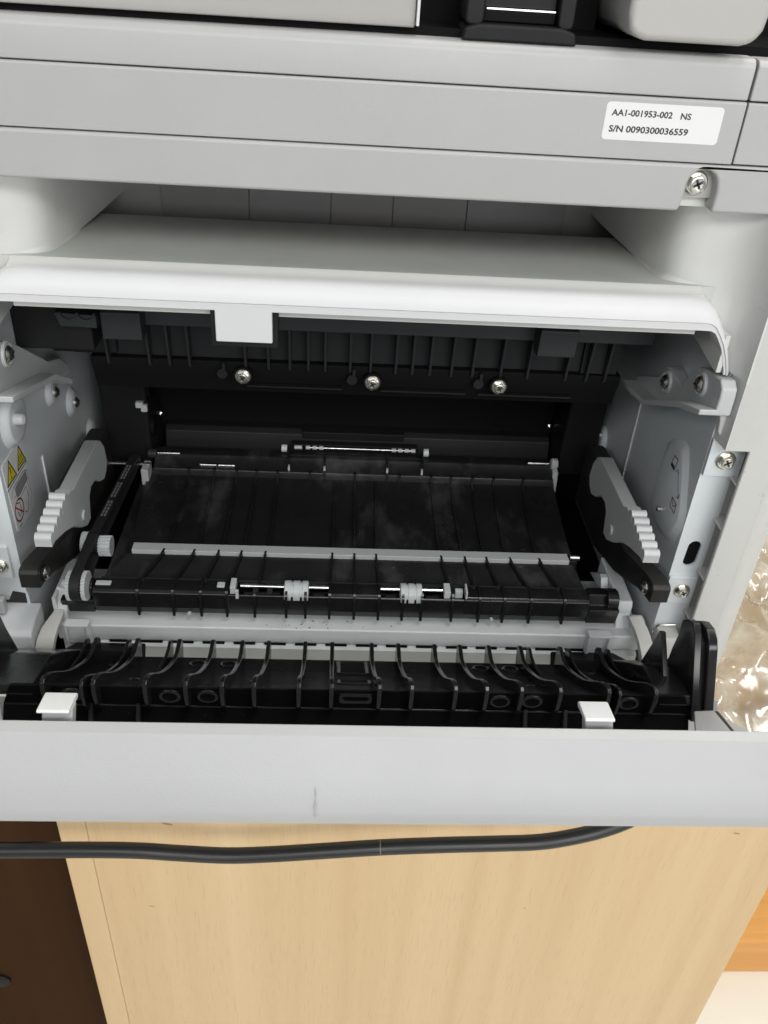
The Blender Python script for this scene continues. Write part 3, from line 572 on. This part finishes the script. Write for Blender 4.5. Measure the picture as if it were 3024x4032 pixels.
# rollers, bushings, shafts in the lip
for x0, x1 in ((-22.1, -10.8), (32, 42.2)):
    w = (x1-x0); r = 5.1; c = (x0, 8.6, -260.3)
    b = B(); b.lathe([(0, 4.6), (.3, r), (w*.27, r), (w*.29, r-.5), (w*.36, r-.5), (w*.38, r), (w*.64, r), (w*.66, r-.5), (w*.73, r-.5), (w*.75, r), (w-.3, r), (w, 4.6)], c, (1, 0, 0), 26); part('feed_roller', b, m_roll, dx)
for x0, x1 in ((-42.6, -22.2), (-10.7, -1.5), (22.9, 31.9), (42.3, 52.2)):
    b = B(); b.cyl((x0, 9.6, -258.6), (x1, 9.6, -258.6), 1.15, 14); part('roller_shaft', b, m_chrome, dx)
    b = B(); b.box(x0+2, x1-2, 4.8, 6.4, -262, -259.6); part('well_bar', b, m_dark, dx)
for x0, x1, y0, y1, z1 in ((-46.8, -44.2, 4.2, 11.2, -255.2), (-53.2, -49.6, 7.0, 10.6, -257.3), (-108.4, -101.4, 6.8, 9.6, -257.2), (52.4, 55.4, 4.4, 11.2, -255.2), (58, 61.6, 7.2, 10.0, -257.2), (62.4, 63.3, 3.6, 10.4, -254.6)):
    b = B(); b.box(x0, x1, y0, y1, z1-4, z1); part('bushing', b, m_roll, dx, bev=.25)
b = B(); b.box(-44.2, -42.8, 2.9, 4.4, -261, -256.4); part('bushing', b, m_roll, dx, bev=.2)
for x in (-36.5, -30): b = B(); b.box(x, x+2.4, 5, 8, -262, -258.4); part('well_block', b, m_grey, dx)
b = B(); b.box(-47, -1.6, 4.6, 12.3, -267, -264.8); b.box(23, 62, 4.6, 12.3, -267, -264.8); part('well_floor', b, m_deep, dx)
for x, z in ((-66, -270.6), (76, -270.2)):
    b = B(); b.lathe([(0, .9), (-1.2, .8), (-1.6, .05)], (x, 3.8, z), (0, 1, 0), 12); part('lip_stud', b, m_lever, dx)
# rear bar with its rollers
b = B(); b.prism([(105, -257.6), (105.8, -255.2), (109, -254.4), (112, -252.6), (114, -250.6), (120, -250.2), (124, -252), (124, -262), (105, -262)], -100.5, 123.5, 'x'); part('roller_housing', b, m_duplex, dx, bev=.5)
for x in (-80.7, -66.8, -54.3, -43.4, -31.9, -14, -6.1, 11, 29, 36, 53.8, 65, 77.2, 89.2, 106): b = B(); b.box(x-.6, x+.6, 104, 106.8, -259, -254.2); part('housing_tooth', b, m_black, dx)
for x in (-25.9, -6.1, 29, 48.5): b = B(); b.box(x-.55, x+.55, 106.6, 109, -256.2, -252.2); part('guide_pin', b, m_lever, dx, bev=.2)
for x0, x1, y, z, r in ((-98.9, -86.8, 114, -250.4, .9), (109.2, 121.2, 114, -249.2, 1.0), (-16, 44, 121, -247.9, .55), (-75, -66, 108.6, -253.9, .9), (-65, -56, 108.6, -253.9, .9), (-124.2, -101.5, 105, -252.6, 1.15)):
    b = B(); b.cyl((x0, y, z), (x1, y, z), r, 14); part('roller_shaft', b, m_chrome, dx)
for x0, x1, r in ((-30.6, -27.6, 2.2), (49.8, 52.6, 2.3)): b = B(); b.cyl((x0, 119.5, -247.9), (x1, 119.5, -247.9), r, 18); part('shaft_cap', b, m_roll, dx)
for x in (-23.5, -17, -13.2, -9.5, 31.8, 35.4, 39.2, 42.8): b = B(); b.cyl((x, 121, -247.9), (x+(4.2 if x == -23.5 else 2.4), 121, -247.9), 1.15, 14); part('pinch_roller', b, m_strip, dx)
b = B(); b.box(-27, 49, 116, 118, -253, -250); b.box(-27, -26, 108, 121, -252, -248.4); b.box(48.4, 49.4, 108, 121, -252, -248.4); b.box(-6.6, -5.6, 108, 121, -252, -249.4); b.box(28.5, 29.5, 108, 121, -252, -249.4); part('roller_cradle', b, m_dark, dx, bev=.3)
b = B(); b.cyl((-104.2, 114, -250.8), (-99.4, 114, -250.8), 2.7, 20); part('shaft_end', b, m_grey, dx, bev=.4)
b = B(); b.lathe([(0, 2.6), (1, 3.4), (3.4, 3.2), (4, 2.4)], (122.5, 114, -249.2), (1, 0, 0), 18); b.prism([(109, -252), (117, -250.6), (116, -256), (111, -262), (107, -264)], 123.4, 126.4, 'x'); part('end_gear', b, m_lever, dx, bev=.3)
b = B(); b.box(-105.5, -101.6, 98, 108, -262, -252); part('belt_post', b, m_lever, dx, bev=.5)
# ---- belt drive on the left
belt = B()
def loop(y0, z0, r0, y1, z1, r1, n=10):
    a = math.atan2(z1-z0, y1-y0); P = []
    for i in range(n+1): t = a+math.pi/2+math.pi*i/n; P.append((y0+r0*math.cos(t), z0+r0*math.sin(t)))
    for i in range(n+1): t = a-math.pi/2+math.pi*i/n; P.append((y1+r1*math.cos(t), z1+r1*math.sin(t)))
    return P
def bx(y): return -115.3+(y-2)*(5.4/104)
L1 = [(bx(y), y, z) for y, z in loop(31, -252, 4.4, 106.5, -251, 2.6)]
belt.ribbon(L1, 4.6, .9, True); bl = part('drive_belt', belt, m_rubber, pr, ang=60, label='black toothed drive belt with small white print')
L2 = [(bx(y), y, z) for y, z in loop(4.5, -256.5, 6.4, 31, -252, 5.0)]
b = B(); b.ribbon(L2, 4.6, .9, True); part('drive_belt', b, m_rubber, pr, ang=60)
b = B()
for k in range(17):
    y = 47+k*2.9
    if k % 6 == 5: continue
    z = -252+4.4+.5+(y-31)/75.5*(-.8)
    for off in (-.75, .75):
        x = bx(y)+off
        for q in range(3): b.add([(x-.45, y+q*.75, z), (x+.45, y+q*.75, z), (x+.45, y+.5+q*.75, z), (x-.45, y+.5+q*.75, z)], [(0, 1, 2, 3)])
part('belt_print', b, mat('belt_ink', (.34, .35, .36), .6), bl)
def gear(x0, x1, y, z, r, n, mt, parent, name, th=.9):
    b = B(); pts = []
    for i in range(n):
        a = 2*math.pi*i/n; s_ = 2*math.pi/n
        for f_, rr in ((0, r), (.35, r), (.5, r-th), (.85, r-th)): pts.append((y+rr*math.cos(a+s_*f_), z+rr*math.sin(a+s_*f_)))
    b.prism(pts, x0, x1, 'x'); return part(name, b, mt, parent)
gear(-119.4, -117.7, 4.5, -256.5, 7.0, 30, m_roll, pr, 'pulley', .6); gear(-112.6, -110.8, 4.5, -256.5, 6.8, 30, m_roll, pr, 'pulley', .6)
gear(-119.2, -116.5, 31, -252.5, 5.8, 40, m_roll, pr, 'pulley', .2); gear(-111.4, -105.8, 31, -253.5, 5.0, 20, m_roll, pr, 'pulley', .8)
b = B(); b.lathe([(0, 2.4), (-2.5, 2.2), (-3, .05)], (-119.4, 4.5, -255.5), (1, 0, 0), 16); part('pulley_hub', b, m_roll, pr)

# ---- base tray
ba = B(); ba.prism([(-1.4, -284.2), (-1.6, -275.0), (40, -274.4), (40, -300), (3, -300), (3, -284.2)], -126.4, 148.8, 'x'); base = part('base_tray', ba, m_base, pr, bev=.9, seg=3)
b = B(); b.prism([(-3.4, -286.2), (-3.8, -285.6), (-1.6, -284.4), (3, -284.4), (3, -300), (-2.4, -300), (-3.4, -290)], -123, 148, 'x'); part('base_ledge', b, m_base, base, bev=.3)
x = -103.1
while x < 120:
    b = B(); b.box(x, x+10.1, -2.2, -1.2, -284.6, -283.6); part('slot', b, m_deep, base); x += 14.4
for x0 in (-121.2, 121.6):
    b = B(); b.box(x0, x0+10.8, -4.4, -2.0, -283.4, -272.4); b.box(x0, x0+1.2, -6.4, -4.2, -283.4, -271.6); b.box(x0+9.6, x0+10.8, -6.4, -4.2, -283.4, -271.6); b.box(x0, x0+10.8, -6.4, -1.4, -272.4, -271.4); part('base_clip', b, m_base, base, bev=.25)
b = B(); b.prism([(44, -262), (9, -262), (7.8, -264.5), (8.2, -269), (4, -275), (4, -286), (44, -286)], 137.2, 144.6, 'x'); part('base_rail', b, m_base, base, bev=.8)
b = B(); b.prism([(30, -262), (27, -262), (23, -268), (44, -272)], 133.2, 137, 'x'); part('base_rail', b, m_base, base, bev=.5)
b = B(); b.prism([(4, -270), (9, -270), (9, -284), (-1.2, -284), (-1.2, -276.5)], 144.8, 151, 'x'); part('base_corner', b, m_base, base, bev=.6)
b = B(); b.prism([(31, -261.6), (9, -261.6), (1.6, -270), (1.6, -275), (4, -275), (11, -264.4), (28, -264.4), (28, -275), (31, -275)], -127.2, -121.4, 'x'); part('base_rail', b, m_base, base, bev=.5)
b = B(); b.box(-127.4, -125.8, 2, 31, -275, -262.4); part('base_rail', b, m_base, base)
random.seed(3); b = B()
for _ in range(30):
    x = random.gauss(-6, 8) if random.random() < .75 else random.uniform(-40, 30); y = random.uniform(-.8, 5); r = random.uniform(.12, .5)
    b.add([(x+r*random.uniform(.6, 1.4)*math.cos(k), y+r*random.uniform(.6, 1.2)*math.sin(k), -274.55+.03) for k in (0, 1.05, 2.1, 3.14, 4.2, 5.2)], [tuple(range(6))])
for v in range(len(b.v)): p = b.v[v]; b.v[v] = (p[0], p[1], -275.0+(p[1]+1)*.6/41+.05)
part('toner_speck', b, mat('toner', (.12, .12, .12), .8), base, kind='stuff')
# corner blocks and hinge straps at both ends
b = B(); b.prism([(-5, -265.4), (-14, -267.6), (-16, -270), (-16, -300), (2, -300), (2, -264.8)], -175, -132.2, 'x'); part('corner_block', b, m_base, pr, bev=.9)
b = B(); b.prism([(-3, -257), (-3, -265), (-7, -265), (-7, -256.6)], -175, -145.2, 'x'); part('corner_stop', b, m_lever, pr, bev=.8)
b = B(); b.loft([[(-125.6+dx_, y, z), (-125.6+dx_+w, y, z-.5), (-125.6+dx_+w, y+3, z-3), (-125.6+dx_, y+3, z-3)] for dx_, w, y, z in ((-1, 4, 2, -268.5), (-3.5, 6, -4, -270.2), (-4.6, 7, -9, -270.6), (-5.6, 7.6, -14, -273), (-6.6, 7.8, -18, -279), (-7.2, 7.8, -20, -287))]); part('hinge_strap', b, m_frame, pr, ang=50, bev=.4)
b = B(); b.loft([[(148.4+dx_, y, z), (148.4+dx_-6.4, y, z-.5), (148.4+dx_-6.4, y+3, z-3), (148.4+dx_, y+3, z-3)] for dx_, y, z in ((0, 4, -266.5), (1.8, -3, -269), (2.8, -8, -271.6), (3.2, -14, -275), (3.6, -19, -281), (3.8, -22, -290))]); part('hinge_strap', b, m_frame, pr, ang=50, bev=.4)
b = B(); b.prism([(-2, -268.6), (-8.5, -269.2), (-10, -272), (-10, -300), (1, -300), (1, -268.2)], 154.4, 164.4, 'x'); part('corner_block', b, m_frame, pr, bev=.9)
b = B(); b.tube(smooth([(153.6, -1, -274), (154.0, -1.6, -268.6), (156, -2, -266.8), (163, -2, -266.2)], 5), .55, 8); part('wire_clip', b, m_chrome, pr)

# ---- open door: local frame x, s (hinge to free edge), t (inner side up)
def D(x, s, t): return (x, -.829*s+.559*t, -285+.559*s+.829*t)
door = B(D); door.box(-165, 182, 6, 156, -28.6, -26.4); dr = part('access_door', door, m_door, pr, label='access door folded down towards the viewer')
b = B(D)
b.prism([(156.4, .7), (157.0, 1.1), (159.4, -1.7), (159.8, -14), (159.3, -24), (158.2, -26.8), (156, -28.6), (152, -28.6), (155.5, -24), (156.2, -3)], -168, 186, 'x')
# skew profile coordinates: prism 'x' gives (x, s, t)
part('door_edge', b, m_door, dr, bev=.35, seg=3, ang=30)
b = B(D); b.add([(-3.2+.25*math.sin(k*1.7), 159.95, -25.2+1.1*k) for k in range(9)]+[(-2.75+.2*math.cos(k*2.1)-.15*(k > 5), 159.95, -25.2+1.1*k) for k in range(8, -1, -1)], [tuple(range(18))]); part('scuff_mark', b, m_scuff, dr)
HW = [(16, 134, -5), (24, 133, -5.4), (34, 130.5, -6.4), (46, 129, -6.8), (60, 127.8, -6.2), (74, 127.2, -4.9), (84, 127.2, -3.6), (86.3, 127.4, -3.5)]
GP = HW+[(86.6, 127.6, -3.9), (80.7, 131.6, -11.7), (80.3, 131.8, -12.3), (80.2, 132, -27), (16, 134, -27)]
C0 = 9.8
b = B(D); n = len(GP)
b.add([(C0-w, s_, t) for s_, w, t in GP]+[(C0+w, s_, t) for s_, w, t in GP], [tuple(range(n)), tuple(range(2*n-1, n-1, -1))]+[(i, i+n, (i+1) % n+n, (i+1) % n) for i in range(n)])
guide = part('door_guide', b, m_guide, dr, ang=25)
b = B(D); b.cyl((C0-131.2, 80.25, -12.05), (C0+131.2, 80.25, -12.05), .55, 14); part('guide_edge', b, m_gloss, dr, ang=60)
b = B(D); b.box(C0-128, C0-96, 2, 26, -8, -1.2); part('guide_heel', b, m_guide, dr, bev=.8); b = B(D); b.box(C0+96, C0+127, 2, 26, -8, -1.2); part('guide_heel', b, m_guide, dr, bev=.8)
RT = [(15, -7), (18, 2.6), (20, 4.2), (22.5, 4.2), (25, 2.4), (29, -.6), (34, -2.1), (42, -3.0), (52, -3.1), (62, -2.6), (72, -1.2), (80, .3), (86, 1.0), (90.5, .9), (93, .1), (94, -1.6), (92.4, -5), (88.6, -9.6), (84, -12.6), (80.9, -12.9), (60, -13)]
for off in (8.9, 21, 37.4, 49.1, 62.3, 77, 95.5, 113.6):
    for sg in (-1, 1):
        x = C0+sg*off
        b = B(D); b.prism(RT, x-.9, x+.9, 'x'); part('door_rib', b, m_gloss, dr, bev=.45)
        if off > 70:
            x2 = x+sg*4.2; ln = [p for p in RT]
            R2 = [(s, t-.8) for s, t in RT] if off < 110 and off > 90 else [(16, -7), (18, 2), (20, 3.6), (23, 3.4), (26, .8), (32, -2), (42, -4), (54, -7), (40, -10)]
            b = B(D); b.prism(R2, x2-.7, x2+.7, 'x'); part('door_rib', b, m_gloss, dr, bev=.4)
for x in (-89, -71.5, 76, 91.7):
    b = B(D); b.prism([(80.3, -27), (80.3, -11.4), (83.2, -10.6), (83.4, -27)], x-.8, x+.8, 'x'); part('front_fin', b, m_grey, dr, bev=.4)
# dimples: rolled rim round a sunken floor
def st_(s):
    for (a, _, ta), (c, _, tc_) in zip(HW, HW[1:]):
        if a <= s <= c: return ta+(tc_-ta)*(s-a)/(c-a), (tc_-ta)/(c-a)
    return 0, 0
def ring_loft(place, radii):
    b = B(D); b.loft([[place(rr*math.cos(2*math.pi*k/26), rr*math.sin(2*math.pi*k/26), h) for k in range(26)] for rr, h in radii], caps=False); b.m[-52:] = [1]*52; return b
for x, s in ((-93, 28), (-58, 28), (-44.5, 28), (68, 27), (81.5, 27), (116.5, 27), (-78, 62), (-70, 64), (83, 62), (-42, 64), (-30, 64), (-56.5, 64)):
    t0, sl = st_(s); small = s in (62, 64); r = 3.3 if not small else 1.5
    b = ring_loft(lambda a, c, h: (x+a, s+c*1.25, t0+h+sl*c*1.25), ((r+.9, -.15), (r+.6, .35), (r, .6), (r-.5, .45), (r-.8, .05), (.05, .02))); part('dimple', b, [m_gloss, m_deep], dr, ang=80)
def face(x, q, h): return (x, 86.6-.559*q+.829*h, -3.9-.829*q-.559*h)     # on the drop face, q down from the fold
for x, q in ((-95.7, 4.4), (-59.6, 4.5), (-45.5, 4.3), (65.7, 4.3), (78.1, 4.1), (116, 4.2)):
    r = 2.6
    b = ring_loft(lambda a, c, h: face(x+a*1.35, q+c, h), ((r+.9, -.15), (r+.6, .35), (r, .6), (r-.5, .45), (r-.8, .05), (.05, .02))); part('dimple', b, [m_gloss, m_deep], dr, ang=80)
b = B(D)
b.loft([[face(x, q, h) for x, q in rrect(4.4-g, 16-g*-1, 2.4-g, 5.9+g, 1.2, 4)] for g, h in ((1.0, -.15), (.6, .45), (0, .6), (-.6, .3), (-.9, .03))], caps=False); part('window_rim', b, m_gloss, dr, ang=80)
for s0, s1 in ((20, 40), (56, 66)):
    b = B(D)
    (ta, _), (tb, _) = st_(s0), st_(s1)
    rings = []
    for g, h in ((1.1, -.15), (.7, .45), (0, .6), (-.7, .3), (-1, .03)):
        q = rrect(3.8-g, 16.6+g, s0-g, s1+g, 1.6, 4)
        rings.append([(x, s, st_(s)[0]+h) for x, s in q])
    b.loft(rings, caps=False); b.cm = 1; b.add([(x, s, st_(s)[0]+.03) for x, s in rrect(4.8, 15.6, s0+1, s1-1, 1, 3)], [tuple(range(16))]); part('window_rim', b, [m_gloss, m_deep], dr, ang=80)
# latches
for xa, xb, sk in ((-85, -75.6, -1), (77.6, 86.8, 1)):
    b = B(D); b.prism([(146.6, 6.6), (147.6, 7.2), (148.6, 7.0), (155.6, 3.8), (155.8, 2.9), (154.8, 2.6), (147, 5.4)], xa, xb, 'x'); part('latch', b, m_white, dr, bev=.3, label='white hooked door latch')
    b = B(D); b.prism([(149.4, 5.0), (153, 3.6), (153.2, -22), (149.4, -22)], xa+.8, xb+.3, 'x'); b.prism([(142, -20), (150, -20), (150, -1)], xb+2.2, xb+3.0, 'x'); part('latch_stem', b, m_door, dr, bev=.3)
# side walls and inner corners
for sg in (1, -1):
    def mx(x): return x if sg > 0 else 2*9.0-x-(13 if x > 133.3 else 0)
    def px_(prof, a, c):
        a, c = mx(a), mx(c); return B(D).prism(prof, min(a, c), max(a, c), 'x')
    part('door_flange', px_([(74, 24.4), (79, 25.2), (84, 24.4), (86, 20), (85, -14), (52, -14), (52, 3), (57, 4.4), (60.5, 7), (64, 11.6), (70, 18)], 140.6, 143.6), m_black, dr, bev=.5)
    part('door_flange', px_([(70, 21.5), (73, 24.0), (79, 24.4), (84, 22.4), (86.8, 18.5), (87.2, 14), (84.6, -13.5), (81, -15), (60, -15), (60, 4), (64, 12)], 145.7, 149.6), m_black, dr, bev=.7, seg=3)
    part('door_flange', px_([(70, 20), (80, 21), (84, 17), (83, -13.6), (60, -13.6)], 143.5, 145.8), m_black, dr)
    part('flange_fin', px_([(43, -4), (44.6, 1.2), (60, 13), (66.6, 18.8), (68.6, 18.6), (71, 8), (73, -4)], 134, 136.2), m_black, dr, bev=.4)
    part('flange_web', px_([(22, -1.2), (50, 2.6), (66, 3.8), (84, -4), (84, -8), (22, -8)], 128, 142.6), m_black, dr, bev=.5)
    b = B(D); q = [(138.4, 92.6), (125, 125.2), (113, 157), (127, 157), (138.6, 124.4), (147, 90.8)]; q = q if sg > 0 else [(2*9.8-x, s_) for x, s_ in q]; b.prism(q, -10.5, -8, 'z'); part('door_inner_skin', b, m_door, dr, bev=.4)
    b = B(D); q = [(129.8 if sg > 0 else -124, 157), (131.4 if sg > 0 else -126, 157), (148.6 if sg > 0 else -144, 90.8), (147.2 if sg > 0 else -142.2, 90.8), (138.6 if sg > 0 else -133.2, 124.4)]; b.prism(q, -10.5, -8.3, 'z'); part('door_seam', b, m_rubber, dr)
    b = B(D); b.box(min(mx(149.8), mx(152.6)), max(mx(149.8), mx(152.6)), 74, 82, -16, -6); part('door_stop', b, m_door, dr, bev=.4)
# closed body behind
b = B(); b.box(mir(190.5), 190.5, 326, 330, -371, -62); part('far_panel', b, m_frame, pr)
b = B(); b.box(mir(186), 186, 2, 326, -371, -330); part('base_body', b, m_base, pr)

# =================================================================== plastic bag on the cabinet top
bm = bmesh.new(); N = 110
def bagh(x, y):
    u = (x-195)/150; v = (y-8)/240
    e = min(1, min(u, 1-u, v, 1-v)*6)
    p = Vector((x*.018, y*.018, 1.3)); h = 0
    h += 24*max(0, noise.noise(p*.7)+.55)
    q = p+.35*noise.noise_vector(p*1.5)
    h += 16*(1-2*abs(noise.noise(q*1.3+Vector((5, 1, 0))))); h += 6*(1-2*abs(noise.noise(q*2.7+Vector((2, 7, 0))))); h += 2*(1-2*abs(noise.noise(q*6.1)))
    h = max(0, h)
    return 1.5+max(0, e)*h*.9
b = B(); vs = []; fs_ = []
for i in range(N+1):
    for j in range(N+1):
        x = 193+150*i/N; y = 6+242*j/N; w = noise.noise(Vector((x*.03, y*.03, 9)))*7; w2 = noise.noise(Vector((x*.03, y*.03, 21)))*7
        vs.append((x+w, y+w2, -372+bagh(x, y)))
for i in range(N):
    for j in range(N):
        a = i*(N+1)+j; fs_ += [(a, a+1, a+N+2), (a, a+N+2, a+N+1)] if (i+j) % 2 else [(a, a+1, a+N+1), (a+1, a+N+2, a+N+1)]
b.add(vs, fs_)
MB = bpy.data.materials.new('clear_film'); MB.use_nodes = True; nt = MB.node_tree; nt.nodes.clear()
out = nt.nodes.new('ShaderNodeOutputMaterial'); tr = nt.nodes.new('ShaderNodeBsdfTransparent'); gl_ = nt.nodes.new('ShaderNodeBsdfGlossy'); gl_.inputs['Roughness'].default_value = .16
df = nt.nodes.new('ShaderNodeBsdfDiffuse'); df.inputs[0].default_value = (1, .98, .88, 1); tr.inputs[0].default_value = (.98, .98, .96, 1)
fz = nt.nodes.new('ShaderNodeFresnel'); fz.inputs[0].default_value = 1.5
m1 = nt.nodes.new('ShaderNodeMixShader'); m1.inputs[0].default_value = .4; m2 = nt.nodes.new('ShaderNodeMixShader')
mu = nt.nodes.new('ShaderNodeMath'); mu.operation = 'MULTIPLY_ADD'; mu.inputs[1].default_value = 1.6; mu.inputs[2].default_value = .10
nt.links.new(fz.outputs[0], mu.inputs[0]); nt.links.new(mu.outputs[0], m2.inputs[0])
tl = nt.nodes.new('ShaderNodeBsdfTranslucent'); tl.inputs[0].default_value = (.95, .95, .9, 1); m3 = nt.nodes.new('ShaderNodeMixShader'); m3.inputs[0].default_value = .5
nt.links.new(df.outputs[0], m3.inputs[1]); nt.links.new(tl.outputs[0], m3.inputs[2])
tcn = nt.nodes.new('ShaderNodeTexCoord'); nn = nt.nodes.new('ShaderNodeTexNoise'); nn.inputs['Scale'].default_value = 28; nn.inputs['Detail'].default_value = 4; nt.links.new(tcn.outputs['Object'], nn.inputs['Vector'])
mrn = nt.nodes.new('ShaderNodeMapRange'); mrn.inputs[1].default_value = .35; mrn.inputs[2].default_value = .68; mrn.inputs[3].default_value = .12; mrn.inputs[4].default_value = .9
nt.links.new(nn.outputs[0], mrn.inputs[0]); nt.links.new(mrn.outputs[0], m1.inputs[0])
nt.links.new(tr.outputs[0], m1.inputs[1]); nt.links.new(m3.outputs[0], m1.inputs[2]); nt.links.new(m1.outputs[0], m2.inputs[1]); nt.links.new(gl_.outputs[0], m2.inputs[2]); nt.links.new(m2.outputs[0], out.inputs[0])
solo('plastic_bag', b, MB, (268, 125, -372), 'crumpled clear plastic bag lying on the cabinet top beside the printer', 'bag')
bm.free()
